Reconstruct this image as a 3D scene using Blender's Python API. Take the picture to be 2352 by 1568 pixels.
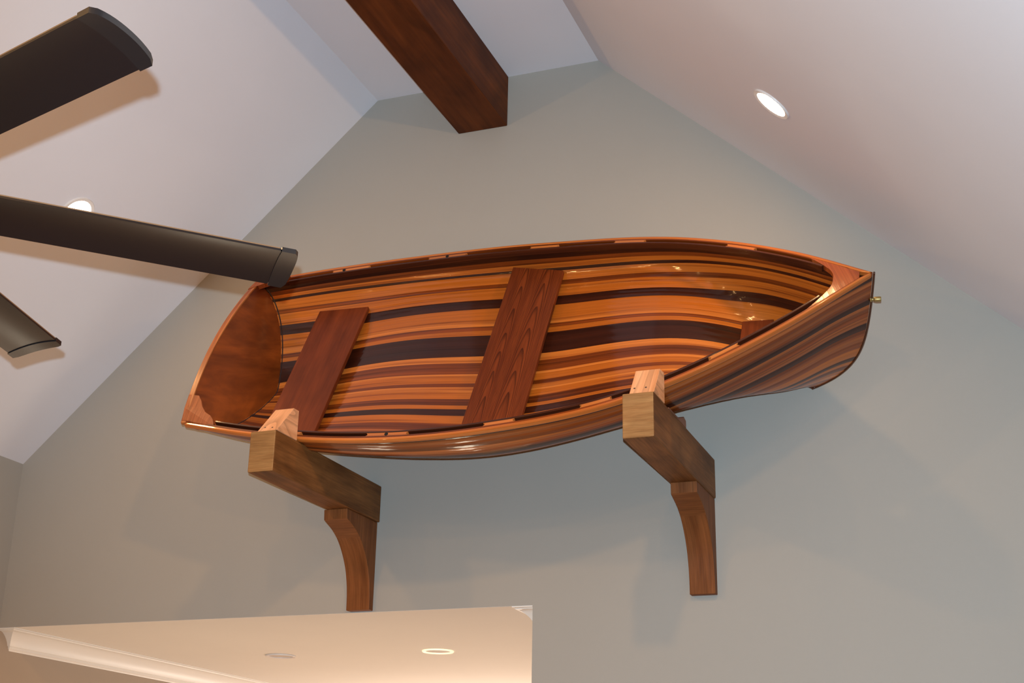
import bpy, bmesh, math, random
import numpy as np
from mathutils import Vector, Matrix
random.seed(7)
for o in list(bpy.data.objects): bpy.data.objects.remove(o, do_unlink=True)
SC = bpy.context.scene
COL = SC.collection

# ---------------------------------------------------------------- camera
def rot(yaw, pitch, roll):
    f = np.array([-math.sin(yaw)*math.cos(pitch), math.cos(yaw)*math.cos(pitch), math.sin(pitch)])
    r = np.array([math.cos(yaw), math.sin(yaw), 0.0]); u = np.cross(r, f)
    c, s = math.cos(roll), math.sin(roll)
    return c*r+s*u, -s*r+c*u, f
RIGHT, UP, FWD = rot(0.370271, 0.350909, 0.021031)
CAM = np.array([0.0, -4.575, 0.0])
cd = bpy.data.cameras.new('camera'); co = bpy.data.objects.new('camera', cd); COL.objects.link(co)
cd.sensor_width = 36.0; cd.sensor_fit = 'HORIZONTAL'; cd.lens = 3164.8/2352*36.0
cd.clip_start = 0.05; cd.clip_end = 60
co.matrix_world = Matrix(((RIGHT[0], UP[0], -FWD[0], CAM[0]), (RIGHT[1], UP[1], -FWD[1], CAM[1]), (RIGHT[2], UP[2], -FWD[2], CAM[2]), (0, 0, 0, 1)))
SC.camera = co

# ---------------------------------------------------------------- world, lights, exposure
wd = bpy.data.worlds.new('world'); SC.world = wd; wd.use_nodes = True
wd.node_tree.nodes['Background'].inputs[0].default_value = (1.0, 0.62, 0.36, 1)
wd.node_tree.nodes['Background'].inputs[1].default_value = 0.0
SC.view_settings.view_transform = 'Standard'; SC.view_settings.look = 'None'
SC.view_settings.gamma = 1.0; SC.view_settings.use_curve_mapping = False
SC.view_settings.exposure = 0.0
WARM = (1.0, 0.55, 0.20); WARM2 = (1.0, 0.85, 0.72)
def light(name, kind, loc, power, color, size=0.05, target=None, spot=None, blend=0.6, size_y=None):
    l = bpy.data.lights.new(name, kind); l.energy = power; l.color = color
    if kind == 'AREA':
        l.size = size
        if size_y: l.shape = 'RECTANGLE'; l.size_y = size_y
        else: l.shape = 'DISK'
    else: l.shadow_soft_size = size
    if kind == 'SPOT': l.spot_size = math.radians(spot); l.spot_blend = blend
    o = bpy.data.objects.new(name, l); COL.objects.link(o); o.location = loc
    if target is not None: o.rotation_euler = (Vector(target)-Vector(loc)).to_track_quat('-Z', 'Y').to_euler()
    return o
# pop-up flash of the camera, just above the lens
FL = CAM + RIGHT*(-0.008) + UP*0.058 + FWD*(-0.03)
FLASH_P = 495.0
light('flash', 'SPOT', tuple(FL), FLASH_P, (0.69, 0.95, 1.13), size=0.008, target=tuple(FL+FWD+UP*0.05+RIGHT*0.10), spot=72, blend=0.6)
# recessed lamps over the room (rows further back are assumed, unseen and without housings)
CAN_P = 18.6; NEAR_P = (4.5, 4.0)
SLOPE_L, SLOPE_R = 0.92097, 0.89723
ZC, XCL, XCR = 2.9535, -2.40839, -1.43109
def zslope(x): return ZC-SLOPE_L*(XCL-x) if x < XCL else ZC-SLOPE_R*(x-XCR)
CANS = [(-3.23, -0.79), (-0.642, -0.67)]
for i, (x, y) in enumerate(CANS + [(-3.23, -2.7), (-0.642, -2.6), (-3.23, -4.6), (-0.642, -4.5), (-3.23, -6.5), (-0.642, -6.4)]):
    z = zslope(x) - 0.05
    near = i < 2
    nrm = Vector((SLOPE_L, 0, -1) if x < -2 else (-SLOPE_R, 0, -1)).normalized()
    p = Vector((x, y, zslope(x))) + nrm*0.012
    light('ceiling_lamp_light', 'AREA', tuple(p), (NEAR_P[i] if near else CAN_P*(0.72 if x < -2 else 1.22)), WARM, size=0.11, target=tuple(p+nrm))
# hall beyond the opening
light('unseen_hall_fill_light', 'POINT', (-2.9, 3.3, -0.35), 86.0, WARM2, size=0.15)  # added unseen source, brightens the hall and its ceiling
for x, y in ((-2.497, 1.036), (-3.28, 1.033), (-2.497, 2.6), (-3.28, 2.6)):  # near pair belongs to the recessed lamps, far pair is added and unseen
    light('hall_ceiling_light', 'SPOT', (x, y, 0.76), 25.0, WARM2, size=0.04, target=(x, y, -1), spot=110, blend=0.7)

light('unseen_blade_sheen_light', 'POINT', (-3.44, 0.42, -0.78), 9.0, (1.0, 0.86, 0.66), size=0.16)  # unseen light added to put a sheen on the fan blade
light('unseen_hull_glint_light', 'POINT', (-2.56, 0.42, -0.95), 13.0, (1.0, 0.86, 0.66), size=0.14)  # unseen light added for the highlight on the outside of the hull

# ---------------------------------------------------------------- helpers
def srgb(r, g, b):
    f = lambda c: (c/255/12.92) if c/255 <= 0.04045 else ((c/255+0.055)/1.055)**2.4
    return (f(r), f(g), f(b), 1.0)
def newmat(name):
    m = bpy.data.materials.new(name); m.use_nodes = True
    nt = m.node_tree; return m, nt, nt.nodes, nt.links, nt.nodes['Principled BSDF']
def paint(name, col, rough=0.75, bump=0.06, scale=220.0, spec=0.3):
    m, nt, N, L, P = newmat(name)
    tc = N.new('ShaderNodeTexCoord'); n1 = N.new('ShaderNodeTexNoise'); n1.inputs['Scale'].default_value = 3.0; n1.inputs['Detail'].default_value = 2
    L.new(tc.outputs['Object'], n1.inputs['Vector'])
    mx = N.new('ShaderNodeMixRGB'); mx.inputs[1].default_value = [c*0.975 for c in col[:3]]+[1]; mx.inputs[2].default_value = [min(1, c*1.02) for c in col[:3]]+[1]
    L.new(n1.outputs['Fac'], mx.inputs[0]); L.new(mx.outputs[0], P.inputs['Base Color'])
    n2 = N.new('ShaderNodeTexNoise'); n2.inputs['Scale'].default_value = scale; n2.inputs['Detail'].default_value = 3
    L.new(tc.outputs['Object'], n2.inputs['Vector'])
    b = N.new('ShaderNodeBump'); b.inputs['Strength'].default_value = bump; b.inputs['Distance'].default_value = 0.002
    L.new(n2.outputs['Fac'], b.inputs['Height']); L.new(b.outputs[0], P.inputs['Normal'])
    P.inputs['Roughness'].default_value = rough; P.inputs['Specular IOR Level'].default_value = spec
    return m
def wood(name, light_c, dark_c, rough=0.4, coat=0.0, along=1.3, across=28.0, contrast=(0.35, 0.68), cathedral=None, cath_amt=0.0, bump=0.15, wob=0.0, spec=0.5, coat_rough=0.06, gloss_bump=0.0, fine=0.35, blotch=0.0, arches=False):
    """light_c/dark_c: linear colours. UV x runs along the grain (metres), UV y across it."""
    m, nt, N, L, P = newmat(name)
    uv = N.new('ShaderNodeUVMap'); oi = N.new('ShaderNodeObjectInfo')
    mul = N.new('ShaderNodeMath'); mul.operation = 'MULTIPLY'; mul.inputs[1].default_value = 37.0; L.new(oi.outputs['Random'], mul.inputs[0])
    cmb = N.new('ShaderNodeCombineXYZ'); L.new(mul.outputs[0], cmb.inputs[0]); L.new(mul.outputs[0], cmb.inputs[2])
    add = N.new('ShaderNodeVectorMath'); add.operation = 'ADD'; L.new(uv.outputs[0], add.inputs[0]); L.new(cmb.outputs[0], add.inputs[1])
    def mapped(sx, sy):
        mp = N.new('ShaderNodeMapping'); mp.inputs['Scale'].default_value = (sx, sy, 1); L.new(add.outputs[0], mp.inputs[0]); return mp
    a = mapped(along, across); n1 = N.new('ShaderNodeTexNoise'); n1.inputs['Scale'].default_value = 1.0; n1.inputs['Detail'].default_value = 5; n1.inputs['Roughness'].default_value = 0.6; n1.inputs['Distortion'].default_value = wob
    L.new(a.outputs[0], n1.inputs['Vector'])
    mr = N.new('ShaderNodeMapRange'); mr.inputs['From Min'].default_value = contrast[0]; mr.inputs['From Max'].default_value = contrast[1]; L.new(n1.outputs['Fac'], mr.inputs['Value'])
    mx = N.new('ShaderNodeMixRGB'); mx.inputs[1].default_value = tuple(dark_c[:3])+(1,); mx.inputs[2].default_value = tuple(light_c[:3])+(1,)
    L.new(mr.outputs[0], mx.inputs[0]); out = mx.outputs[0]
    f = mapped(along*4, across*7); n2 = N.new('ShaderNodeTexNoise'); n2.inputs['Scale'].default_value = 1.0; n2.inputs['Detail'].default_value = 3
    L.new(f.outputs[0], n2.inputs['Vector'])
    r2 = N.new('ShaderNodeMapRange'); r2.inputs['From Min'].default_value = 0.3; r2.inputs['From Max'].default_value = 0.7; r2.inputs['To Min'].default_value = 1-fine; r2.inputs['To Max'].default_value = 1.0+fine*0.25; L.new(n2.outputs['Fac'], r2.inputs['Value'])
    m2 = N.new('ShaderNodeVectorMath'); m2.operation = 'SCALE'; L.new(out, m2.inputs[0]); L.new(r2.outputs[0], m2.inputs['Scale']); out = m2.outputs[0]
    if cathedral:
        sx, sy, freq = cathedral
        c = mapped(sx, sy); n3 = N.new('ShaderNodeTexNoise'); n3.inputs['Scale'].default_value = 1.0; n3.inputs['Detail'].default_value = 1.0
        L.new(c.outputs[0], n3.inputs['Vector'])
        q = N.new('ShaderNodeMath'); q.operation = 'MULTIPLY'; q.inputs[1].default_value = freq; L.new(n3.outputs['Fac'], q.inputs[0])
        fr = N.new('ShaderNodeMath'); fr.operation = 'FRACT'; L.new(q.outputs[0], fr.inputs[0])
        rr = N.new('ShaderNodeMapRange'); rr.inputs['From Min'].default_value = 0.62; rr.inputs['From Max'].default_value = 0.97; rr.inputs['To Min'].default_value = 1.0; rr.inputs['To Max'].default_value = 1-cath_amt; L.new(fr.outputs[0], rr.inputs['Value'])
        m3 = N.new('ShaderNodeVectorMath'); m3.operation = 'SCALE'; L.new(out, m3.inputs[0]); L.new(rr.outputs[0], m3.inputs['Scale']); out = m3.outputs[0]
    if arches:
        # nested arched growth rings of a plain-sawn board: two tongues, apexes towards +x of the UV
        sp = N.new('ShaderNodeSeparateXYZ'); L.new(uv.outputs[0], sp.inputs[0])
        nz = N.new('ShaderNodeTexNoise'); nz.inputs['Scale'].default_value = 1.0; nz.inputs['Detail'].default_value = 2.5
        mpn = mapped(2.6, 22); L.new(mpn.outputs[0], nz.inputs['Vector'])
        def mth(op, a_, b_=None):
            q_ = N.new('ShaderNodeMath'); q_.operation = op
            for i_, z_ in ((0, a_), (1, b_)):
                if z_ is None: continue
                if isinstance(z_, (int, float)): q_.inputs[i_].default_value = z_
                else: L.new(z_, q_.inputs[i_])
            return q_.outputs[0]
        lines = None
        for cen, kk_, off_, sl in ((1.158, 330.0, 0.0, 0.020), (1.075, 520.0, -0.22, 0.012)):
            du_ = mth('SUBTRACT', mth('SUBTRACT', sp.outputs[1], mth('MULTIPLY', sp.outputs[0], sl)), cen)
            h_ = mth('ADD', mth('ADD', sp.outputs[0], off_), mth('MULTIPLY', mth('MULTIPLY', du_, du_), kk_))
            h_ = mth('ADD', h_, mth('MULTIPLY', nz.outputs['Fac'], 0.16))
            lines = h_ if lines is None else mth('MINIMUM', lines, h_)
        fr_ = mth('FRACT', mth('MULTIPLY', lines, 8.5))
        rr = N.new('ShaderNodeMapRange'); rr.inputs['From Min'].default_value = 0.55; rr.inputs['From Max'].default_value = 0.95; rr.inputs['To Min'].default_value = 1.08; rr.inputs['To Max'].default_value = 0.42; L.new(fr_, rr.inputs['Value'])
        m5 = N.new('ShaderNodeVectorMath'); m5.operation = 'SCALE'; L.new(out, m5.inputs[0]); L.new(rr.outputs[0], m5.inputs['Scale']); out = m5.outputs[0]
    if blotch:
        c = mapped(3.0, 5.0); n4 = N.new('ShaderNodeTexNoise'); n4.inputs['Scale'].default_value = 1.5; n4.inputs['Detail'].default_value = 3; n4.inputs['Distortion'].default_value = 0.6
        L.new(c.outputs[0], n4.inputs['Vector'])
        rr = N.new('ShaderNodeMapRange'); rr.inputs['From Min'].default_value = 0.3; rr.inputs['From Max'].default_value = 0.7; rr.inputs['To Min'].default_value = 1-blotch; rr.inputs['To Max'].default_value = 1+blotch*0.5; L.new(n4.outputs['Fac'], rr.inputs['Value'])
        m4 = N.new('ShaderNodeVectorMath'); m4.operation = 'SCALE'; L.new(out, m4.inputs[0]); L.new(rr.outputs[0], m4.inputs['Scale']); out = m4.outputs[0]
    L.new(out, P.inputs['Base Color'])
    P.inputs['Roughness'].default_value = rough; P.inputs['Specular IOR Level'].default_value = spec
    P.inputs['Coat Weight'].default_value = coat; P.inputs['Coat Roughness'].default_value = coat_rough
    b = N.new('ShaderNodeBump'); b.inputs['Strength'].default_value = bump; b.inputs['Distance'].default_value = 0.0015
    L.new(n2.outputs['Fac'], b.inputs['Height']); L.new(b.outputs[0], P.inputs['Normal'])
    if gloss_bump:
        g = mapped(14, 60); n5 = N.new('ShaderNodeTexNoise'); n5.inputs['Scale'].default_value = 1.0; n5.inputs['Detail'].default_value = 2
        L.new(g.outputs[0], n5.inputs['Vector'])
        b2 = N.new('ShaderNodeBump'); b2.inputs['Strength'].default_value = gloss_bump; b2.inputs['Distance'].default_value = 0.002
        L.new(n5.outputs['Fac'], b2.inputs['Height']); L.new(b2.outputs[0], P.inputs['Coat Normal'])
    return m
def plain(name, col, rough=0.5, metal=0.0, emit=None, emit_s=0.0, spec=0.5):
    m, nt, N, L, P = newmat(name)
    P.inputs['Base Color'].default_value = tuple(col[:3])+(1,); P.inputs['Roughness'].default_value = rough; P.inputs['Metallic'].default_value = metal; P.inputs['Specular IOR Level'].default_value = spec
    tc = N.new('ShaderNodeTexCoord'); n = N.new('ShaderNodeTexNoise'); n.inputs['Scale'].default_value = 90; L.new(tc.outputs['Object'], n.inputs['Vector'])
    mr = N.new('ShaderNodeMapRange'); mr.inputs['To Min'].default_value = rough*0.92; mr.inputs['To Max'].default_value = min(1, rough*1.08); L.new(n.outputs['Fac'], mr.inputs['Value']); L.new(mr.outputs[0], P.inputs['Roughness'])
    if emit: P.inputs['Emission Color'].default_value = tuple(emit)+(1,); P.inputs['Emission Strength'].default_value = emit_s
    return m
def mesh_obj(name, verts, faces, mat, parent=None, uvs=None, smooth=False, bevel=0.0, bseg=2, loc=None):
    """uvs: one (x, y) per vertex, or a list of per-face lists."""
    me = bpy.data.meshes.new(name); me.from_pydata([tuple(map(float, v)) for v in verts], [], faces); me.update()
    bm = bmesh.new(); bm.from_mesh(me); bmesh.ops.recalc_face_normals(bm, faces=bm.faces); bm.to_mesh(me); bm.free()
    if uvs is not None:
        l = me.uv_layers.new(name='UVMap')
        for lp in me.loops: l.data[lp.index].uv = uvs[lp.vertex_index]
    else: boxuv(me)
    if smooth:
        for p in me.polygons: p.use_smooth = True
    me.materials.append(mat)
    o = bpy.data.objects.new(name, me); COL.objects.link(o)
    if parent: o.parent = parent
    if bevel:
        b = o.modifiers.new('bevel', 'BEVEL'); b.width = bevel; b.segments = bseg; b.limit_method = 'ANGLE'; b.angle_limit = math.radians(40)
    return o
def boxuv(me):
    co_ = np.array([v.co[:] for v in me.vertices]); ext = co_.max(0)-co_.min(0); ax = int(np.argmax(ext)); oth = [i for i in range(3) if i != ax]
    l = me.uv_layers.new(name='UVMap')
    for p in me.polygons:
        n = p.normal
        if abs(n[ax]) > 0.8: a, b = oth
        else:
            a = ax; b = oth[0] if abs(n[oth[1]]) > abs(n[oth[0]]) else oth[1]
        for li in p.loop_indices:
            c = me.vertices[me.loops[li].vertex_index].co; l.data[li].uv = (c[a]+0.37*p.index*(abs(n[ax]) > 0.8), c[b]+0.21*(0 if b == oth[0] else 1))
def box(name, x0, x1, y0, y1, z0, z1, mat, parent=None, bevel=0.0):
    v = [(x, y, z) for x in (x0, x1) for y in (y0, y1) for z in (z0, z1)]
    f = [(0, 1, 3, 2), (4, 6, 7, 5), (0, 4, 5, 1), (2, 3, 7, 6), (0, 2, 6, 4), (1, 5, 7, 3)]
    return mesh_obj(name, v, f, mat, parent, bevel=bevel)
def prism(name, poly, axis, a0, a1, mat, parent=None, bevel=0.0, smooth=False, tf=None):
    """poly in the two other axes (in order), extruded along axis from a0 to a1."""
    def P3(p, a):
        q = list(p); q.insert(axis, a); return tuple(q)
    n = len(poly); v = [P3(p, a0) for p in poly]+[P3(p, a1) for p in poly]
    if tf: v = [tf(*c) for c in v]
    f = [tuple(range(n)), tuple(range(2*n-1, n-1, -1))]+[(i, (i+1) % n, n+(i+1) % n, n+i) for i in range(n)]
    return mesh_obj(name, v, f, mat, parent, bevel=bevel, smooth=smooth)
def lathe(name, prof, mat, parent=None, seg=32, M=None, smooth=True, closed=False):
    v = []; f = []
    for r, z in prof:
        for k in range(seg):
            a = 2*math.pi*k/seg; v.append((r*math.cos(a), r*math.sin(a), z))
    n = len(prof)
    for i in range(n-1 if not closed else n):
        j = (i+1) % n
        for k in range(seg):
            k2 = (k+1) % seg; f.append((i*seg+k, i*seg+k2, j*seg+k2, j*seg+k))
    if not closed:
        f.append(tuple(range(seg))[::-1]); f.append(tuple(range((n-1)*seg, n*seg)))
    if M is not None: v = [tuple(M @ Vector(c)) for c in v]
    o = mesh_obj(name, v, f, mat, parent, smooth=smooth)
    if smooth:
        e = o.modifiers.new('edge', 'EDGE_SPLIT'); e.split_angle = math.radians(35)
    return o
def tube(name, pts, r, mat, parent=None, seg=8, cyclic=False):
    pts = [Vector(p) for p in pts]; n = len(pts); v = []; f = []
    up = Vector((0.13, 0.3, 0.94))
    for i, p in enumerate(pts):
        t = (pts[(i+1) % n]-pts[i-1]) if cyclic else (pts[min(i+1, n-1)]-pts[max(i-1, 0)])
        t.normalize(); a = t.cross(up).normalized(); b = t.cross(a).normalized(); up = -b if (-b).dot(up) > 0 else b
        for k in range(seg):
            w = 2*math.pi*k/seg; v.append(tuple(p+a*r*math.cos(w)+b*r*math.sin(w)))
    for i in range(n if cyclic else n-1):
        j = (i+1) % n
        for k in range(seg): f.append((i*seg+k, i*seg+(k+1) % seg, j*seg+(k+1) % seg, j*seg+k))
    if not cyclic: f += [tuple(range(seg)), tuple(range((n-1)*seg, n*seg))]
    return mesh_obj(name, v, f, mat, parent, smooth=True)
def tag(o, label=None, cat=None, group=None, kind=None):
    if label: o['label'] = label
    if cat: o['category'] = cat
    if group: o['group'] = group
    if kind: o['kind'] = kind
    return o
def empty(name, loc=(0, 0, 0)):
    o = bpy.data.objects.new(name, None); COL.objects.link(o); o.location = loc; o.empty_display_size = 0.1
    return o
def settle(root):
    """children were built in world coordinates: keep them there under a moved root"""
    for c in root.children: c.matrix_parent_inverse = Matrix.Translation(root.location).inverted()

# ---------------------------------------------------------------- materials
m_ceil = paint('ceiling_paint', (0.80, 0.80, 0.85), 0.8, 0.08, 260)
m_wall = paint('sage_grey_wall_paint', (0.418, 0.393, 0.352), 0.62, 0.10, 300, 0.35)
m_hall_wall = paint('tan_wall_paint', (0.42, 0.34, 0.27), 0.7, 0.08, 300)
m_hall_ceil = paint('hall_ceiling_paint', (0.82, 0.80, 0.76), 0.8, 0.05, 260)
m_trim = paint('white_trim_paint', (0.86, 0.84, 0.80), 0.42, 0.01, 120, 0.5)
m_floor = wood('floor_boards', (0.62, 0.42, 0.25), (0.45, 0.28, 0.15), 0.35, 0.2, across=14)
m_beam = wood('stained_beam_wood', (0.16, 0.042, 0.008), (0.065, 0.015, 0.003), 0.6, 0.0, along=0.9, across=9, bump=0.5, contrast=(0.3, 0.7), blotch=0.35, fine=0.22, spec=0.15)
m_arm = wood('stained_bracket_wood', (0.31, 0.125, 0.036), (0.13, 0.046, 0.011), 0.55, 0.0, along=2.2, across=22, bump=0.5, contrast=(0.25, 0.75), fine=0.25, spec=0.15, blotch=0.35)
m_armend = wood('pale_end_grain', (0.46, 0.25, 0.095), (0.30, 0.135, 0.045), 0.55, 0.0, along=5, across=60, bump=0.4, contrast=(0.25, 0.75), fine=0.25, spec=0.2, blotch=0.25)  # paler wood colour for the front end faces of the arms
m_corbel = wood('stained_corbel_wood', (0.30, 0.106, 0.033), (0.16, 0.050, 0.014), 0.55, 0.0, along=2.2, across=26, bump=0.4, contrast=(0.25, 0.75), fine=0.25, spec=0.15, blotch=0.2)
m_block = wood('raw_fir_block', (0.90, 0.47, 0.25), (0.68, 0.30, 0.13), 0.6, 0.0, along=3, across=24, bump=0.2, contrast=(0.3, 0.6), cathedral=(3.0, 9.0, 9.0), cath_amt=0.28, fine=0.10, spec=0.2)
m_wedge = wood('brown_wedge_wood', (0.32, 0.14, 0.08), (0.20, 0.08, 0.045), 0.5, 0.0, along=3, across=24, fine=0.15, spec=0.2)
G = dict(rough=0.42, spec=0.12, coat=0.70, coat_rough=0.10, bump=0.12, gloss_bump=0.30, along=0.7, fine=0.28)
HW = {
 'O': wood('golden_cedar_strip', (0.53, 0.140, 0.015), (0.17, 0.030, 0.004), across=46, contrast=(0.30, 0.47), **G),
 'L': wood('pale_cedar_strip', (0.70, 0.215, 0.034), (0.36, 0.085, 0.011), across=46, contrast=(0.3, 0.5), **G),
 'M': wood('red_brown_cedar_strip', (0.29, 0.060, 0.008), (0.090, 0.018, 0.003), across=48, contrast=(0.34, 0.64), **G),
 'B': wood('brown_cedar_strip', (0.46, 0.125, 0.026), (0.20, 0.048, 0.010), across=48, contrast=(0.36, 0.64), **G),
 'D': wood('dark_walnut_strip', (0.065, 0.014, 0.005), (0.026, 0.006, 0.003), across=30, contrast=(0.3, 0.75), **G),
}
m_rail = wood('orange_rail_wood', (0.70, 0.215, 0.040), (0.42, 0.105, 0.018), across=60, **G)
m_inwale = wood('dark_inwale_wood', (0.10, 0.024, 0.008), (0.045, 0.011, 0.005), across=60, **G)
m_spacer = wood('amber_spacer_wood', (0.80, 0.27, 0.060), (0.52, 0.150, 0.030), across=40, **G)
m_hook = wood('red_cedar_breasthook_wood', (0.50, 0.115, 0.026), (0.30, 0.058, 0.013), rough=0.45, spec=0.12, coat=0.85, coat_rough=0.16, bump=0.1, gloss_bump=0.35, along=2.0, across=45, fine=0.2)
m_knee = wood('pale_red_knee_wood', (0.46, 0.14, 0.050), (0.26, 0.070, 0.022), rough=0.55, spec=0.2, coat=0.15, coat_rough=0.35, along=5, across=60, fine=0.3)
m_transom = wood('plywood_transom', (0.34, 0.074, 0.010), (0.10, 0.018, 0.003), rough=0.45, spec=0.12, coat=0.5, coat_rough=0.22, along=2.6, across=7, contrast=(0.3, 0.7), wob=0.8, fine=0.12, bump=0.08, blotch=0.3)
m_tedge = wood('transom_edge_wood', (0.62, 0.22, 0.060), (0.30, 0.085, 0.024), rough=0.45, spec=0.15, coat=0.5, coat_rough=0.2, along=3, across=80, fine=0.4)
m_thwart_a = wood('plain_thwart_wood', (0.215, 0.044, 0.011), (0.115, 0.021, 0.005), rough=0.5, spec=0.15, coat=0.2, coat_rough=0.3, along=2.0, across=22, contrast=(0.3, 0.7), fine=0.15, bump=0.1, blotch=0.2)
m_thwart_b = wood('figured_thwart_wood', (0.24, 0.050, 0.011), (0.14, 0.026, 0.006), rough=0.5, spec=0.15, coat=0.2, coat_rough=0.3, along=2.0, across=40, contrast=(0.3, 0.7), fine=0.3, bump=0.1, arches=True)
m_bead = plain('dark_epoxy_bead', (0.03, 0.015, 0.012), 0.12)
m_stem = plain('dark_stem_band', (0.07, 0.022, 0.010), 0.2)
m_hole = plain('dark_hole', (0.006, 0.004, 0.003), 0.9)
m_brass = plain('aged_brass', (0.40, 0.30, 0.12), 0.45, 0.8)
m_screw = plain('dull_screw', (0.16, 0.11, 0.08), 0.45, 0.6)
m_blade = plain('black_satin_blade', (0.007, 0.005, 0.006), 0.30, 0.0, spec=0.5)
m_bladecap = plain('dark_metal_blade_cap', (0.008, 0.007, 0.008), 0.34, 0.0, spec=0.55)
m_bladetop = plain('brown_blade_edge', (0.16, 0.085, 0.04), 0.5)
m_motor = plain('dark_bronze_motor', (0.03, 0.024, 0.02), 0.35, 0.5)
m_lens = plain('glowing_lamp_lens', (0.9, 0.85, 0.8), 0.4, 0.0, emit=(1.0, 0.86, 0.70), emit_s=14.0)
m_cantrim = plain('white_lamp_ring', (0.80, 0.76, 0.74), 0.35)
m_hlens = plain('frosted_lamp_disc', (0.62, 0.56, 0.52), 0.5)
m_hring = plain('glowing_lamp_rim', (0.9, 0.85, 0.7), 0.4, 0.0, emit=(1.0, 0.86, 0.55), emit_s=0.75)

# ---------------------------------------------------------------- room shell
XL, XR, YB, ZF, ZH, XO = -4.0, 1.3, -7.2, -1.6, 0.797, -1.677
ZEL = zslope(XL); ZER = zslope(XR)
# gable wall with the opening at its lower left
gv = [(XO, ZF), (XR, ZF), (XR, ZER), (XCR, ZC), (XCL, ZC), (XL, ZEL), (XL, ZH+0.0006), (XO, ZH+0.0006)]
prism('wall_gable', gv, 1, -0.0, 0.03, m_wall); tag(bpy.data.objects['wall_gable'], kind='structure')
def slab(name, quad, nrm, t, mat):
    q = [Vector(c) for c in quad]; n = Vector(nrm).normalized()*t
    v = [tuple(c) for c in q]+[tuple(c+n) for c in q]
    o = mesh_obj(name, v, [(0, 1, 2, 3), (7, 6, 5, 4), (0, 4, 5, 1), (1, 5, 6, 2), (2, 6, 7, 3), (3, 7, 4, 0)], mat)
    return tag(o, kind='structure')
slab('ceiling_left_slope', [(XL, YB, ZEL), (XCL, YB, ZC), (XCL, 0.12, ZC), (XL, 0.12, ZEL)], (-SLOPE_L, 0, 1), 0.12, m_ceil)
slab('ceiling_flat', [(XCL, YB, ZC), (XCR, YB, ZC), (XCR, 0.12, ZC), (XCL, 0.12, ZC)], (0, 0, 1), 0.12, m_ceil)
slab('ceiling_right_slope', [(XCR, YB, ZC), (XR, YB, ZER), (XR, 0.12, ZER), (XCR, 0.12, ZC)], (SLOPE_R, 0, 1), 0.12, m_ceil)
slab('wall_left', [(XL, YB, ZF), (XL, YB, ZEL), (XL, 0.0, ZEL), (XL, 0.0, ZF)], (-1, 0, 0), 0.12, m_wall)
slab('wall_right', [(XR, YB, ZF), (XR, YB, ZER), (XR, 0.0, ZER), (XR, 0.0, ZF)], (1, 0, 0), 0.12, m_wall)
bk = prism('wall_back', [(XL, ZF), (XR, ZF), (XR, ZER), (XCR, ZC), (XCL, ZC), (XL, ZEL)], 1, YB-0.12, YB, m_wall); tag(bk, kind='structure')
tag(box('floor', XL-0.12, XR+0.12, YB, 5.2, ZF-0.1, ZF, m_floor), kind='structure')
# hall beyond
HX = -4.003
slab('wall_hall_left', [(HX, 0.0, ZF), (HX, 5.0, ZF), (HX, 5.0, ZH), (HX, 0.0, ZH)], (-1, 0, 0), 0.12, m_hall_wall)
slab('wall_hall_right', [(XO, 0.03, ZF), (XO, 5.0, ZF), (XO, 5.0, ZH), (XO, 0.03, ZH)], (1, 0, 0), 0.12, m_hall_wall)
slab('wall_hall_back', [(HX, 5.0, ZF), (XO, 5.0, ZF), (XO, 5.0, ZH), (HX, 5.0, ZH)], (0, 1, 0), 0.12, m_hall_wall)
slab('ceiling_hall', [(HX, 0.001, ZH), (XO, 0.001, ZH), (XO, 5.0, ZH), (HX, 5.0, ZH)], (0, 0, 1), 0.1, m_hall_ceil)

# crown moulding: profile (d = away from wall, h = below ceiling), run along y, mitred return at y = 0
PR = [(0.078, 0.0), (0.078, 0.004), (0.071, 0.0062), (0.069, 0.0092), (0.060, 0.0108), (0.051, 0.0145), (0.041, 0.022), (0.0323, 0.030), (0.024, 0.040), (0.0175, 0.051), (0.014, 0.060), (0.0125, 0.064), (0.008, 0.066), (0.007, 0.074), (0.003, 0.077), (0.0, 0.083)]
def crown(name, wx, sgn, yend):
    v = []; n = len(PR); RD = PR[0][0]+0.001
    for d, h in PR: v.append((wx+sgn*d, RD-d, ZH-h))        # miter corner
    for d, h in PR: v.append((wx+sgn*d, yend, ZH-h))        # run, far end
    for d, h in PR: v.append((wx, RD-d, ZH-h))              # return dies into the wall
    f = []
    for i in range(n-1):
        f.append((i, i+1, n+i+1, n+i)); f.append((2*n+i, 2*n+i+1, i+1, i))
    uv = [(c[1], c[2]+c[0]) for c in v]
    o = mesh_obj(name, v, f, m_trim, uvs=uv, smooth=True)
    e = o.modifiers.new('edge', 'EDGE_SPLIT'); e.split_angle = math.radians(28)
    return tag(o, kind='structure')
crown('trim_1', HX, 1, 5.0)
crown('trim_2', XO-0.001, -1, 5.0)

# ---------------------------------------------------------------- ridge beam
bo = box('ridge_beam', -2.0287, -1.8149, YB, 0.0, 2.7261, ZC, m_beam, bevel=0.004)
tag(bo, 'large dark stained timber beam running along the flat top of the ceiling', 'beam')

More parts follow.
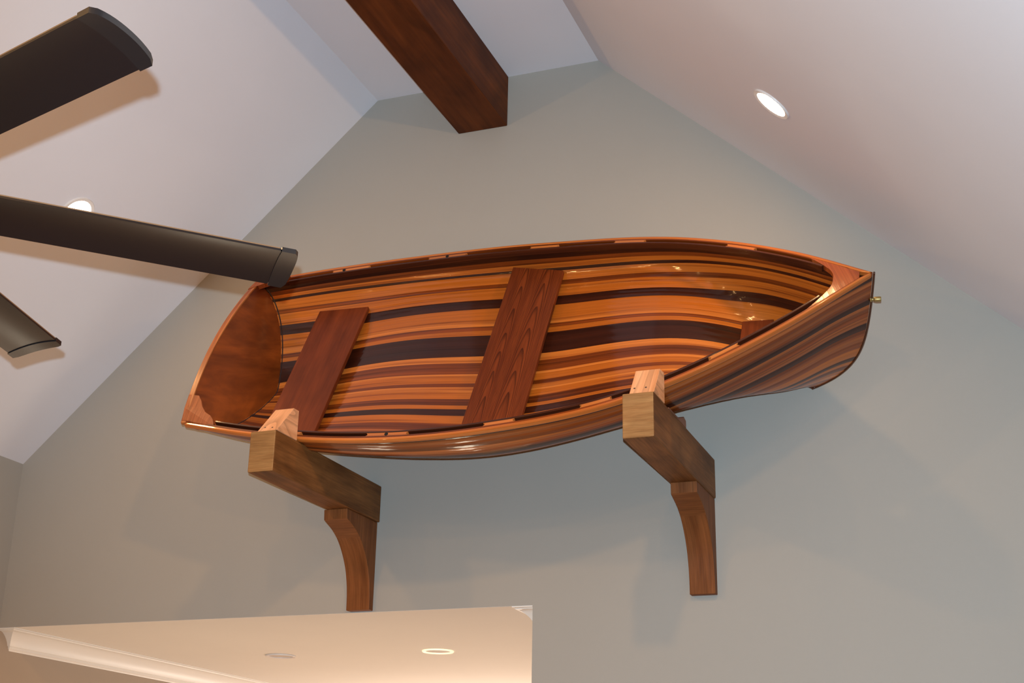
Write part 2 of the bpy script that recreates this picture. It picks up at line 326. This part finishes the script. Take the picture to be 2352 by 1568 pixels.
# ---------------------------------------------------------------- recessed lamps
def can_light(x, y, zfun, nrm, r, label, hall=False, dim=False):
    root = empty('recessed_light', (x, y, zfun))
    n = Vector(nrm).normalized(); M = Matrix.Translation(Vector((x, y, zfun))) @ n.to_track_quat('Z', 'Y').to_matrix().to_4x4()
    lathe('trim_ring', [(r*1.0, 0.0), (r*1.0, 0.003), (r*0.97, 0.006), (r*0.80, 0.004), (r*0.78, -0.004), (r*0.9, -0.004)], m_cantrim if (dim or not hall) else m_hring, root, 48, M, closed=True)
    if hall: lathe('lens', [(r*0.80, -0.001), (r*0.80, 0.001), (r*0.1, 0.0012)], m_hlens, root, 48, M)
    else: lathe('lens', [(r*0.80, -0.003), (r*0.79, 0.0), (r*0.5, 0.006), (r*0.1, 0.008)], m_lens, root, 48, M)
    settle(root)
    return tag(root, label, 'light', 'recessed lamps in the hall ceiling' if hall else 'recessed lamps in the sloped ceiling')
can_light(CANS[1][0], CANS[1][1], zslope(CANS[1][0]), (-SLOPE_R, 0, -1), 0.070, 'glowing round recessed lamp in the right ceiling slope')
can_light(CANS[0][0], CANS[0][1], zslope(CANS[0][0]), (SLOPE_L, 0, -1), 0.070, 'glowing round recessed lamp in the left slope behind a fan blade')
can_light(-2.495, 1.036, ZH-0.001, (0, 0, -1), 0.070, 'lit-rimmed round recessed lamp nearest the opening corner in the lower ceiling', True)
can_light(-3.278, 1.033, ZH-0.001, (0, 0, -1), 0.070, 'dim round recessed lamp in the lower ceiling below the left bracket', True, True)

# ---------------------------------------------------------------- timber brackets
def smooth_poly(pts, k=5):
    out = []
    P = [pts[0]]+list(pts)+[pts[-1]]
    for i in range(1, len(P)-2):
        for j in range(k):
            t = j/k; p0, p1, p2, p3 = (np.array(P[i+q]) for q in (-1, 0, 1, 2))
            out.append(tuple(0.5*(2*p1+(p2-p0)*t+(2*p0-5*p1+4*p2-p3)*t*t+(3*p1-p0-3*p2+p3)*t**3)))
    out.append(tuple(pts[-1])); return out
def bracket(ax0, ax1, az0, az1, L, cx0, cx1, cyf, zb, label, blockpoly, bx0, bx1, blabel, screws):
    root = empty('wall_bracket', ((ax0+ax1)/2, 0.0, zb))
    arm = box('arm', ax0, ax1, -L, -0.0005, az0, az1, m_arm, root, bevel=0.004)
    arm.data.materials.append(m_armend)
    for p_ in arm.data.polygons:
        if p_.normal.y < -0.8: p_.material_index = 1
    curve = smooth_poly([(-cyf+0.003, az0-0.037), (-0.180, 1.071), (-0.130, 1.041), (-0.088, 0.997), (-0.058, 0.948), (-0.041, 0.896), (-0.034, 0.850)])
    poly = [(-0.0005, az0), (-cyf, az0)]+curve+[(-0.032, zb), (-0.0005, zb)]
    c = prism('corbel', poly, 0, cx0, cx1, m_corbel, root, bevel=0.002)
    for s in (0.35, 0.68):
        M = Matrix.Translation((cx0+(cx1-cx0)*s, -0.0345, zb+0.085)) @ Vector((0, -1, 0)).to_track_quat('Z', 'Y').to_matrix().to_4x4()
        lathe('screw_head', [(0.0028, 0.0), (0.0028, 0.001), (0.001, 0.0012)], m_hole, root, 12, M)
    settle(root); tag(root, label, 'bracket', 'timber brackets carrying the boat')
    b = empty('retaining_block', ((bx0+bx1)/2, -0.66, az1))
    prism('wood_block', blockpoly, 0, bx0, bx1, m_block, b, bevel=0.0015)
    (y0, z0), (y1, z1) = blockpoly[0], blockpoly[1]
    n = Vector((0, -(z1-z0), (y1-y0))).normalized()
    for s, h in screws:
        p = Vector((bx0+(bx1-bx0)*s, y0+(y1-y0)*h, z0+(z1-z0)*h))
        M = Matrix.Translation(p) @ n.to_track_quat('Z', 'Y').to_matrix().to_4x4()
        lathe('screw_head', [(0.0032, -0.001), (0.0032, 0.0008), (0.001, 0.0010)], m_screw, b, 12, M)
    settle(b); tag(b, blabel, 'block', 'pale blocks holding the lower gunwale')
bracket(-2.3879, -2.2923, 1.1304, 1.2693, 0.7943, -2.396, -2.3018, 0.247, 0.801, 'brown timber bracket with curved corbel under the stern, left of the two',
        [(-0.790, 1.2695), (-0.688, 1.374), (-0.654, 1.374), (-0.654, 1.2695)], -2.3650, -2.2925, 'pale raw wood block with sloped face on the left bracket arm', [(0.25, 0.16), (0.66, 0.13)])
bracket(-1.1081, -1.0111, 1.1350, 1.2742, 0.8040, -1.104, -1.0156, 0.262, 0.805, 'brown timber bracket with curved corbel under the bow half, right of the two',
        [(-0.797, 1.2744), (-0.722, 1.371), (-0.673, 1.374), (-0.673, 1.2744)], -1.0880, -1.0113, 'pale raw wood block with sloped face on the right bracket arm', [(0.16, 0.22), (0.62, 0.22)])
wg = prism('hull_wedge', [(-0.62, 1.2745), (-0.62, 1.279), (-0.50, 1.280), (-0.462, 1.292), (-0.43, 1.304), (-0.404, 1.298), (-0.404, 1.2745)], 0, -1.075, -1.0116, m_wedge, bevel=0.002)
tag(wg, 'low brown wooden pad on the right bracket arm under the hull', 'pad')

# ---------------------------------------------------------------- the boat
Q = {'yaw': 0.06952, 'pitch': -0.06608, 'roll': -0.49355, 'ox': -2.77383, 'oy': -0.48417, 'oz': 1.77815, 'L': 2.38467, 'b0': 0.39847, 'b1': 0.51619, 'b2': 0.52502, 'b3': 0.39652, 'b4': 0.19057, 'ds0': 0.0873, 'ds1': 0.05622, 'ds2': -0.17877, 'dk0': 0.32546, 'dk1': 0.21956, 'dk2': 0.19705, 'dk3': 0.12914, 'dk4': 0.32286, 'rake': 0.56409, 'crown': 0.03551, 'a1': 0.04983, 'a2': 0.03523, 'a3': 0.14274, 'n0': 1.15945, 'n1': 5.03841, 'n2': 3.0973, 'm0': 2.18113, 'm1': 5.23073, 'm2': 2.42096, 'ds3': -0.03268, 'e1': -0.00036, 'e2': -0.00532, 't0': -0.00022, 't1': 0.02962, 't2': 0.02587, 'b5': 0.4643}
def itp(xk, yk, x):
    xk = np.array(xk, float); yk = np.array(yk, float); n = len(xk); m = np.gradient(yk, xk)
    x = np.clip(x, xk[0], xk[-1]); i = np.clip(np.searchsorted(xk, x)-1, 0, n-2); h = xk[i+1]-xk[i]; t = (x-xk[i])/h
    return (2*t**3-3*t**2+1)*yk[i]+(t**3-2*t**2+t)*h*m[i]+(-2*t**3+3*t**2)*yk[i+1]+(t**3-t**2)*h*m[i+1]
def _rx(a): c, s = math.cos(a), math.sin(a); return np.array([[1, 0, 0], [0, c, -s], [0, s, c]])
def _ry(a): c, s = math.cos(a), math.sin(a); return np.array([[c, 0, s], [0, 1, 0], [-s, 0, c]])
def _rz(a): c, s = math.cos(a), math.sin(a); return np.array([[c, -s, 0], [s, c, 0], [0, 0, 1]])
RB = _rz(Q['yaw']) @ _ry(-Q['pitch']) @ _rx(Q['roll']); OB = np.array([Q['ox'], Q['oy'], Q['oz']])
def W(u, v, w):
    u, v, w = np.broadcast_arrays(np.asarray(u, float), np.asarray(v, float), np.asarray(w, float))
    return np.stack([u, w, v], -1) @ RB.T + OB
def hb(s): return itp([0, .12, .25, .5, .75, .9, 1], [Q['b0'], Q['b5'], Q['b1'], Q['b2'], Q['b3'], Q['b4'], 0.0], s)
def dsf(s): return itp([0, .33, .67, 1], [Q['ds0'], Q['ds1'], Q['ds3'], Q['ds2']], s)
def dkf(s): return itp([0, .25, .5, .75, 1], [Q['dk0'], Q['dk1'], Q['dk2'], Q['dk3'], Q['dk4']], s)+0.016*np.exp(-((np.asarray(s, float)-0.91)/0.055)**2)
def uT(w): return Q['rake']*(w-Q['ds0'])
def uS(w):
    t = np.clip((w-dsf(1.))/(dkf(1.)-dsf(1.)), 0, 1); return Q['L']-Q['a1']*t-Q['a2']*t**2-Q['a3']*t**6
def surf(s, t):
    s, t = np.broadcast_arrays(np.asarray(s, float), np.asarray(t, float)); a = np.abs(t)*np.pi/2
    nn = itp([0, .5, 1], [Q['n0'], Q['n1'], Q['n2']], s); mm = itp([0, .5, 1], [Q['m0'], Q['m1'], Q['m2']], s)
    h = np.sin(a)**(2/nn); g = np.cos(a)**(2/mm)
    w = dsf(s)+(dkf(s)-dsf(s))*g; v = np.sign(t)*hb(s)*h
    u = uT(w)+s*(uS(w)-uT(w))
    w = w+t*np.abs(t)*itp([0, .33, .67, 1], [Q['t0'], Q['t1'], Q['t2'], 0], s)
    v = v+itp([0, .33, .67, 1], [0, Q['e1'], Q['e2'], 0], s)
    return u, v, w
# regular grid of the hull skin by station s and girth g (-1 lower rail, 0 keel, 1 upper rail)
NS = 73; SV = 1-(1-np.linspace(0, 1, NS))**1.25
TT = np.linspace(-1, 1, 1601); TT = np.sign(TT)*np.abs(TT)**2.5
U_, V_, W_ = surf(SV[:, None], TT[None, :])
RAILW = 0.012
V_ = V_-np.sign(V_)*np.minimum(RAILW*np.clip(hb(SV)/0.10, 0, 1)[:, None], np.abs(V_)*0.5)*np.clip((np.abs(TT)[None, :]-.15)/.6, 0, 1)**1.5
X3 = np.stack([U_, V_, W_], -1)
seg_ = np.linalg.norm(np.diff(X3, axis=1), axis=-1); GA = np.concatenate([np.zeros((NS, 1)), np.cumsum(seg_, 1)], 1)
mid_ = GA[:, 800:801]; tot_ = GA[:, -1:]
GG = np.where(GA >= mid_, (GA-mid_)/(tot_-mid_+1e-9), -(mid_-GA)/(mid_+1e-9))
NG = 401; GV = np.linspace(-1, 1, NG)
GRID = np.empty((NS, NG, 3))
for i in range(NS):
    for c in range(3): GRID[i, :, c] = np.interp(GV, GG[i], X3[i, :, c])
# light smoothing across the keel and the turn of the bilge
for it in range(6):
    GRID[:, 1:-1] = 0.25*GRID[:, :-2]+0.5*GRID[:, 1:-1]+0.25*GRID[:, 2:]
DU = np.gradient(GRID, axis=0); DG = np.gradient(GRID, axis=1)
NRM = np.cross(DU, DG); ln = np.linalg.norm(NRM, axis=-1, keepdims=True); NRM = NRM/np.maximum(ln, 1e-9)
if NRM[30, 200, 2] > 0: NRM = -NRM         # point inward (towards the opening, -w)
THK = 0.007
def skin(s, g, depth):
    """point of the hull skin at station s, girth g, depth inward"""
    i = np.interp(s, SV, np.arange(NS)); j = (g+1)/2*(NG-1)
    i0 = int(min(math.floor(i), NS-2)); j0 = int(min(max(math.floor(j), 0), NG-2)); a = i-i0; b = j-j0
    def bl(A): return (A[i0, j0]*(1-a)*(1-b)+A[i0+1, j0]*a*(1-b)+A[i0, j0+1]*(1-a)*b+A[i0+1, j0+1]*a*b)
    p = bl(GRID); n = bl(NRM); n = n/(np.linalg.norm(n)+1e-9)
    q = p+n*depth
    if p[1]*q[1] < 0 and abs(g) > 0.03: q[1] = 0.0
    return q
boat = empty('rowing_boat', (-1.6, -0.35, 1.35))
tag(boat, 'glossy strip-built wooden rowing boat lying on its side on two timber wall brackets', 'boat')
PL = [(1.0, 'M'), (.965, 'D'), (.93, 'D'), (.895, 'M'), (.86, 'O'), (.832, 'D'), (.808, 'O'), (.775, 'O'), (.735, 'M'), (.70, 'O'), (.65, 'O'), (.605, 'D'), (.562, 'D'), (.52, 'O'),
      (.465, 'O'), (.405, 'L'), (.352, 'M'), (.315, 'O'), (.28, 'D'), (.22, 'D'), (.16, 'D'), (.09, 'L'), (.035, 'M'), (-.012, 'M'), (-.052, 'L'), (-.07, 'O'),
      (-.13, 'M'), (-.155, 'L'), (-.205, 'O'), (-.25, 'M'), (-.303, 'O'), (-.335, 'D'), (-.375, 'O'), (-.445, 'M'), (-.50, 'B'), (-.545, 'M'), (-.59, 'D'), (-.64, 'B'),
      (-.685, 'M'), (-.73, 'B'), (-.775, 'D'), (-.815, 'M'), (-.85, 'B'), (-.885, 'M'), (-.915, 'B'), (-.945, 'D'), (-.975, 'M'), (-1.0, None)]
SPL = SV[SV < 0.9985]; SPL = np.concatenate([SPL, [0.9985]])
for k in range(len(PL)-1):
    g1, colr = PL[k]; g0 = PL[k+1][0]; nsub = 3
    off = random.uniform(0, 0.0004); vs = []; uvs = []; fs = []
    # strips waver a little in width from end to end
    w1 = (0.0 if k == 0 else 1); w0 = (0.0 if k == len(PL)-2 else 1)
    def wav(gb, s, on): return gb+on*0.006*math.sin(gb*57+s*3.1)*math.sin(math.pi*min(1, s))
    nr = len(SPL); nc = nsub+1
    for layer in (0, 1):
        for s in SPL:
            ga, gb = wav(g0, s, w0), wav(g1, s, w1)
            th = min(THK, 0.28*float(hb(s)))
            for j in range(nc):
                g = ga+(gb-ga)*j/nsub
                edge = 0.00055 if j in (0, nsub) else 0.0
                p = skin(s, g, (0.0+edge) if layer == 0 else th+off-edge)
                vs.append(W(*p)); uvs.append((p[0], j/nsub*(g1-g0)*0.65+k*1.7))
    def id_(l, i, j): return l*nr*nc+i*nc+j
    for i in range(nr-1):
        for j in range(nsub):
            for l in (0, 1): fs.append((id_(l, i, j), id_(l, i+1, j), id_(l, i+1, j+1), id_(l, i, j+1)))
        fs.append((id_(0, i, 0), id_(1, i, 0), id_(1, i+1, 0), id_(0, i+1, 0))); fs.append((id_(0, i, nsub), id_(0, i+1, nsub), id_(1, i+1, nsub), id_(1, i, nsub)))
    for j in range(nsub):
        fs.append((id_(0, 0, j), id_(0, 0, j+1), id_(1, 0, j+1), id_(1, 0, j))); fs.append((id_(0, nr-1, j), id_(1, nr-1, j), id_(1, nr-1, j+1), id_(0, nr-1, j+1)))
    o = mesh_obj('plank', vs, fs, HW[colr], boat, uvs=uvs, smooth=True)
    e = o.modifiers.new('edge', 'EDGE_SPLIT'); e.split_angle = math.radians(50)

def sheer(side, s, d, w=0.0):
    """point at distance d inboard of the outer rail edge, w below the sheer"""
    e = 0.004; s0, s1 = max(0, s-e), min(1, s+e)
    a = np.array(surf(s0, side*1.0)); b = np.array(surf(s1, side*1.0)); t = (b-a)[:2]; t = t/np.linalg.norm(t)
    n = np.array([t[1], -t[0]]) if side > 0 else np.array([-t[1], t[0]])
    p = np.array(surf(s, side*1.0))
    v = p[1]+n[1]*d; u = p[0]+n[0]*d
    if side*v < 0.001: v = side*0.001
    return np.array([u, v, p[2]+w])
def rail(name, side, s0, s1, d0, d1, w0, w1, mat, n=60, round_=0.0015, parent=None):
    vs = []; uvs = []; fs = []
    S = np.linspace(s0, s1, n)
    for s in S:
        for (d, w) in ((d0, w0), (d1, w0), (d1, w1), (d0, w1)):
            p = sheer(side, s, d, w); vs.append(W(*p)); uvs.append((s*2.4, d+w*1.3))
    for i in range(n-1):
        for j in range(4): fs.append((i*4+j, i*4+(j+1) % 4, (i+1)*4+(j+1) % 4, (i+1)*4+j))
    fs += [(0, 1, 2, 3), ((n-1)*4+3, (n-1)*4+2, (n-1)*4+1, (n-1)*4)]
    return mesh_obj(name, vs, fs, mat, parent or boat, uvs=uvs, bevel=round_)
IN0, IN1 = 0.032, 0.040
for side in (1, -1):
    o = rail('outwale', side, 0.0, 0.9975, 0.0, 0.013, -0.001, 0.018, m_rail, 90, 0.004)
    rail('inwale', side, 0.052, 0.945, IN0, IN1, -0.001, 0.024, m_inwale, 80, 0.002)
SPU = [(.128, .193, .148), (.296, .365, .330), (.478, .528, None), (.623, .675, None), (.805, .849, None)]
SPD = [(.150, .215, None), (.326, .393, .359), (.507, .552, None), (.643, .686, None), (.810, .846, None)]
for side, lst in ((1, SPU), (-1, SPD)):
    for (a, b, h) in lst:
        # concave half-round ends like routed slots
        vs = []; fs = []; uvs = []; n = 12; nd = 5
        for lay, w in ((0, 0.0002), (1, 0.019)):
            for i in range(n):
                for j in range(nd):
                    dj = j/(nd-1); d = 0.0195+(IN0-0.0195)*dj
                    bow = 0.0025*(1-(2*dj-1)**2)
                    s = a+bow+(b-a-2*bow)*i/(n-1)
                    vs.append(W(*sheer(side, s, d, w))); uvs.append((s*2.4, d))
        idx = lambda l, i, j: l*n*nd+i*nd+j
        for i in range(n-1):
            for j in range(nd-1):
                for l in (0, 1): fs.append((idx(l, i, j), idx(l, i+1, j), idx(l, i+1, j+1), idx(l, i, j+1)))
            fs.append((idx(0, i, 0), idx(0, i+1, 0), idx(1, i+1, 0), idx(1, i, 0))); fs.append((idx(0, i, nd-1), idx(0, i+1, nd-1), idx(1, i+1, nd-1), idx(1, i, nd-1)))
        for j in range(nd-1):
            fs.append((idx(0, 0, j), idx(0, 0, j+1), idx(1, 0, j+1), idx(1, 0, j))); fs.append((idx(0, n-1, j), idx(0, n-1, j+1), idx(1, n-1, j+1), idx(1, n-1, j)))
        sp = mesh_obj('spacer_block', vs, fs, m_spacer, boat, uvs=uvs)
        if h:
            c = W(*sheer(side, h, 0.0255, -0.0006)); nrm = Vector(W(0, 0, -1)-W(0, 0, 0))
            M = Matrix.Translation(Vector(c)) @ nrm.to_track_quat('Z', 'Y').to_matrix().to_4x4()
            lathe('oarlock_hole', [(0.0065, -0.012), (0.0065, 0.0004), (0.0005, 0.0004)], m_hole, sp, 20, M)
# the strip of hull edge between the rails is capped by the plank tops; now the breasthook
def patch(name, P, mat, thick, parent=boat, uvf=None, bevel=0.0):
    """P: grid (n, m, 3) in boat coordinates, thickened towards +w"""
    n, m = P.shape[:2]; vs = []; uvs = []; fs = []
    for l in (0, 1):
        for i in range(n):
            for j in range(m):
                p = P[i, j]+np.array([0, 0, thick*l]); vs.append(W(*p)); uvs.append(uvf(p) if uvf else (p[0], p[1]))
    idx = lambda l, i, j: l*n*m+i*m+j
    for i in range(n-1):
        for j in range(m-1):
            for l in (0, 1): fs.append((idx(l, i, j), idx(l, i+1, j), idx(l, i+1, j+1), idx(l, i, j+1)))
    for i in range(n-1):
        for j in (0, m-1): fs.append((idx(0, i, j), idx(0, i+1, j), idx(1, i+1, j), idx(1, i, j)))
    for j in range(m-1):
        for i in (0, n-1): fs.append((idx(0, i, j), idx(0, i, j+1), idx(1, i, j+1), idx(1, i, j)))
    return mesh_obj(name, vs, fs, mat, parent, uvs=uvs, bevel=bevel)
n, m = 14, 31; P = np.empty((n, m, 3))
for j in range(m):
    p = -1+2*j/(m-1)
    sa = 0.920+0.034*(1-abs(p)**3.2)**0.8
    for i in range(n):
        s = sa+(0.986-sa)*i/(n-1)
        a = sheer(1, s, 0.0135); b = sheer(-1, s, 0.0135)
        if a[1] < 0.002: a[1] = 0.002
        if b[1] > -0.002: b[1] = -0.002
        f = (p+1)/2; P[i, j] = b*(1-f)+a*f; P[i, j, 2] += 0.0005-0.0027*(1-p*p)*(1-i/(n-1)*0.6)
patch('breasthook', P, m_hook, 0.020, bevel=0.002, uvf=lambda p: (p[0]*0.35+p[1]*0.2, p[1]*0.3+p[0]*0.9))
# quarter knees
KI = [(-0.024, 0.268), (0.018, 0.272), (0.036, 0.295), (0.048, 0.319), (0.070, 0.346), (0.098, 0.363), (0.112, 0.379), (0.124, 0.398)]
for side in (-1, 1):
    poly = [(u*(0.7 if side > 0 else 1), side*(v if side < 0 else 0.398-(0.398-v)*0.33)) for u, v in KI]
    for sq in (0.055, 0.035, 0.015, 0.0):
        p = sheer(side, sq, 0.0135); poly.append((p[0], p[1]))
    poly.append((-0.012, side*0.386)); poly.append((-0.020, side*0.33))
    zw = lambda u, v: float(itp([0, 0.14], [Q['ds0'], dsf(0.058)], max(u, 0)))-Q['crown']*(1-min(1, (v/Q['b0'])**2))*max(0.15, 1-max(0, u)/0.12)-0.0045
    k_ = len(poly); vs = [W(u, v, zw(u, v)) for u, v in poly]+[W(u, v, zw(u, v)+0.018) for u, v in poly]
    fs = [tuple(range(k_)), tuple(range(2*k_-1, k_-1, -1))]+[(i, (i+1) % k_, k_+(i+1) % k_, k_+i) for i in range(k_)]
    mesh_obj('quarter_knee', vs, fs, m_knee, boat, uvs=[(p[1], p[0]) for p in poly]*2, bevel=0.002)
# transom: plate across the stern
vv = np.linspace(-1, 1, 41)
def tsec(g):                                    # outline of station 0
    j = (g+1)/2*(NG-1); j0 = int(min(j, NG-2)); a = j-j0
    return GRID[0, j0]*(1-a)+GRID[0, j0+1]*a
NT = 45; vs = []; uvs = []; fs = []; rows = 9
for l, du in ((0, -0.010), (1, 0.008)):
    for i in range(NT):
        g = -1+2*i/(NT-1); lo_ = tsec(g)
        vtop = lo_[1]/abs(tsec(1.0)[1])
        top = np.array([0, lo_[1], Q['ds0']-Q['crown']*(1-min(1, vtop**2))])
        for r in range(rows):
            f = r/(rows-1); w = top[2]*(1-f)+lo_[2]*f; v = lo_[1]*1.0
            vs.append(W(uT(w)+du, v, w)); uvs.append((v*0.7+w*0.7, w*0.7-v*0.7))
idx = lambda l, i, r: l*NT*rows+i*rows+r
for i in range(NT-1):
    for r in range(rows-1):
        for l in (0, 1): fs.append((idx(l, i, r), idx(l, i+1, r), idx(l, i+1, r+1), idx(l, i, r+1)))
    for r in (0, rows-1): fs.append((idx(0, i, r), idx(0, i+1, r), idx(1, i+1, r), idx(1, i, r)))
tr = mesh_obj('transom', vs, fs, m_transom, boat, uvs=uvs)
vs = []; fs = []; uvs = []; NE = 60
for i in range(NE):
    v = -1+2*i/(NE-1); vq = v*(Q['b0']-0.004); w = Q['ds0']-Q['crown']*(1-v*v)
    for (du, dw) in ((-0.0125, -0.004), (0.009, -0.004), (0.009, 0.007), (-0.0125, 0.007)):
        vs.append(W(uT(w)+du, vq, w+dw)); uvs.append((vq, du+dw))
for i in range(NE-1):
    for j in range(4): fs.append((i*4+j, i*4+(j+1) % 4, (i+1)*4+(j+1) % 4, (i+1)*4+j))
fs += [(0, 1, 2, 3), ((NE-1)*4+3, (NE-1)*4+2, (NE-1)*4+1, (NE-1)*4)]
te = mesh_obj('transom_rim', vs, fs, m_tedge, tr, uvs=uvs, bevel=0.002); te['label'] = 'paler worn top edge'
# bead of resin where the transom meets the planks
pts = [W(*(skin(0.004, g, THK-0.001)+np.array([0.001, 0, 0]))) for g in np.linspace(-0.95, 0.95, 70)]
tube('seam_bead', pts, 0.0028, m_bead, boat)
# thwarts
def hull_v(u, w, side):
    """inner half width at (u, w)"""
    best = None; A = GRID[:, 201:] if side > 0 else GRID[:, :200][:, ::-1]
    us = []; vs_ = []
    for i in range(NS):
        a = A[i]; o = np.argsort(a[:, 2])
        if w < a[:, 2].min() or w > a[:, 2].max(): continue
        us.append(np.interp(w, a[o, 2], a[o, 0])); vs_.append(np.interp(w, a[o, 2], a[o, 1]))
    us = np.array(us); vs_ = np.array(vs_); o = np.argsort(us)
    return float(np.interp(u, us[o], vs_[o]))
def thwart(u0, u1, w, mat, th=0.018, skew=0.0):
    n, m = 9, 25; P = np.empty((n, m, 3))
    ends = [(hull_v(u, w+th, -1)+THK+0.002, hull_v(u, w+th, 1)-THK-0.002) for u in (u0, u1)]
    for i in range(n):
        u = u0+(u1-u0)*i/(n-1); f_ = i/(n-1)
        va = ends[0][0]*(1-f_)+ends[1][0]*f_; vb = ends[0][1]*(1-f_)+ends[1][1]*f_
        for j in range(m): P[i, j] = (u, va+(vb-va)*j/(m-1), w)
    return patch('thwart', P, mat, th, uvf=lambda p: (p[1], p[0]), bevel=0.002)
thwart(1.020, 1.226, 0.146, m_thwart_b)['label'] = 'wide board with a bold arched grain'
thwart(0.243, 0.446, 0.203, m_thwart_a)['label'] = 'plain red-brown board near the stern'
thwart(1.925, 2.032, 0.152, m_thwart_a)['label'] = 'small plain board near the bow'
# stem band along the centre line from the tip round to the keel
ws = np.linspace(dsf(1.)+0.0, dkf(1.), 60)
pts = [W(uS(w)+0.0008, 0, w) for w in ws]
pts2 = [W(GRID[i, 200, 0], 0, GRID[i, 200, 2]+0.0005) for i in range(NS-2, 2, -2)]
tube('stem_band', pts+pts2, 0.0035, m_stem, boat)
# brass bow eye
we = -0.068; c = W(uS(we), 0, we); du_ = Vector(W(1, 0, 0)-W(0, 0, 0))
M = Matrix.Translation(Vector(c)) @ du_.to_track_quat('Z', 'Y').to_matrix().to_4x4()
eye = lathe('bow_eye', [(0.008, -0.004), (0.009, 0.0), (0.006, 0.002), (0.0055, 0.006), (0.0078, 0.009), (0.0085, 0.013), (0.0088, 0.027), (0.0075, 0.030)], m_brass, boat, 24, M)
eye['label'] = 'brass fitting'
settle(boat)

# ---------------------------------------------------------------- ceiling fan
FC = np.array([-1.855, -3.032, 1.017]); FR = 0.8063; FH0 = -0.29215; FHW = 0.0551; FTW = 0.2399
fan = empty('ceiling_fan', (FC[0], FC[1], ZC-0.2274))
tag(fan, 'black ceiling fan whose satin blades reach in from the left', 'fan')
def blade_pt(a, r, s, top=0.0):
    """s: +1 raised leading edge ... -1 trailing edge"""
    d = np.array([math.cos(a), math.sin(a), 0]); n_ = np.array([math.sin(a), -math.cos(a), 0])
    sag = 0.0065*(1-s*s)
    return FC+d*r+n_*0 + (-1)*(-n_)*0 + np.array([-math.sin(a), math.cos(a), 0])*(-FHW*math.cos(FTW)*s) + np.array([0, 0, FHW*math.sin(FTW)*s + sag + top - 0.0148*(r-FR)])
def blade_mesh(name, a, r0, r1, k0, k1, th, mat, parent, nr=10, ext=0.0, tipcurve=0.0, drop=0.0):
    nc = 13; vs = []; fs = []
    for l in (0, 1):
        for i in range(nr):
            for j in range(nc):
                s = -1+2*j/(nc-1); r = r0+(r1-r0)*i/(nr-1)
                if i == nr-1 or tipcurve: r = r+tipcurve*(1-abs(s)**2.6)*(i/(nr-1)) - (0.004*(abs(s) > .99) if i == nr-1 else 0)
                se = s*(1+ext)*(k0+(k1-k0)*(r-0.2)/(FR-0.2))
                vs.append(blade_pt(a, r, se, (th if l else 0.0)-drop))
    idx = lambda l, i, j: l*nr*nc+i*nc+j
    for i in range(nr-1):
        for j in range(nc-1):
            for l in (0, 1): fs.append((idx(l, i, j), idx(l, i+1, j), idx(l, i+1, j+1), idx(l, i, j+1)))
        for j in (0, nc-1): fs.append((idx(0, i, j), idx(0, i+1, j), idx(1, i+1, j), idx(1, i, j)))
    for j in range(nc-1):
        for i in (0, nr-1): fs.append((idx(0, i, j), idx(0, i, j+1), idx(1, i, j+1), idx(1, i, j)))
    o = mesh_obj(name, vs, fs, mat, parent, smooth=True)
    e = o.modifiers.new('edge', 'EDGE_SPLIT'); e.split_angle = math.radians(40)
    return o
for i in range(6):
    a = FH0+i*math.pi/3
    bl = blade_mesh('blade', a, 0.20, FR-0.028, 1.0, 1.0, 0.004, m_blade, fan)
    ed = blade_mesh('blade_top', a, 0.20, FR-0.030, 1.0, 1.0, 0.0022, m_bladetop, bl, drop=-0.0041)
    cp = blade_mesh('blade_cap', a, FR-0.030, FR, 1.0, 1.0, 0.0095, m_bladecap, bl, nr=6, ext=0.025, tipcurve=0.006, drop=0.002)
    d = Vector((math.cos(a), math.sin(a), 0)); c0 = Vector(FC)
    p = c0+d*0.17; nn = Vector((-d.y, d.x, 0))
    vs = [tuple(c0+d*r+nn*w_+Vector((0, 0, z_))) for r in (0.09, 0.26) for w_ in (-0.022, 0.022) for z_ in (0.008, 0.016)]
    mesh_obj('blade_arm', vs, [(0, 1, 3, 2), (4, 6, 7, 5), (0, 4, 5, 1), (2, 3, 7, 6), (0, 2, 6, 4), (1, 5, 7, 3)], m_motor, fan, bevel=0.002)
lathe('motor_housing', [(0.02, -0.055), (0.07, -0.05), (0.105, -0.02), (0.115, 0.02), (0.112, 0.06), (0.09, 0.095), (0.05, 0.12), (0.02, 0.13)], m_motor, fan, 40, Matrix.Translation(Vector(FC)))
zt = 2.7261-FC[2]
lathe('downrod', [(0.013, 0.12), (0.013, zt-0.02)], m_motor, fan, 20, Matrix.Translation(Vector(FC)))
lathe('canopy', [(0.02, zt-0.085), (0.05, zt-0.07), (0.068, zt-0.03), (0.07, zt)], m_motor, fan, 32, Matrix.Translation(Vector(FC)))
settle(fan)
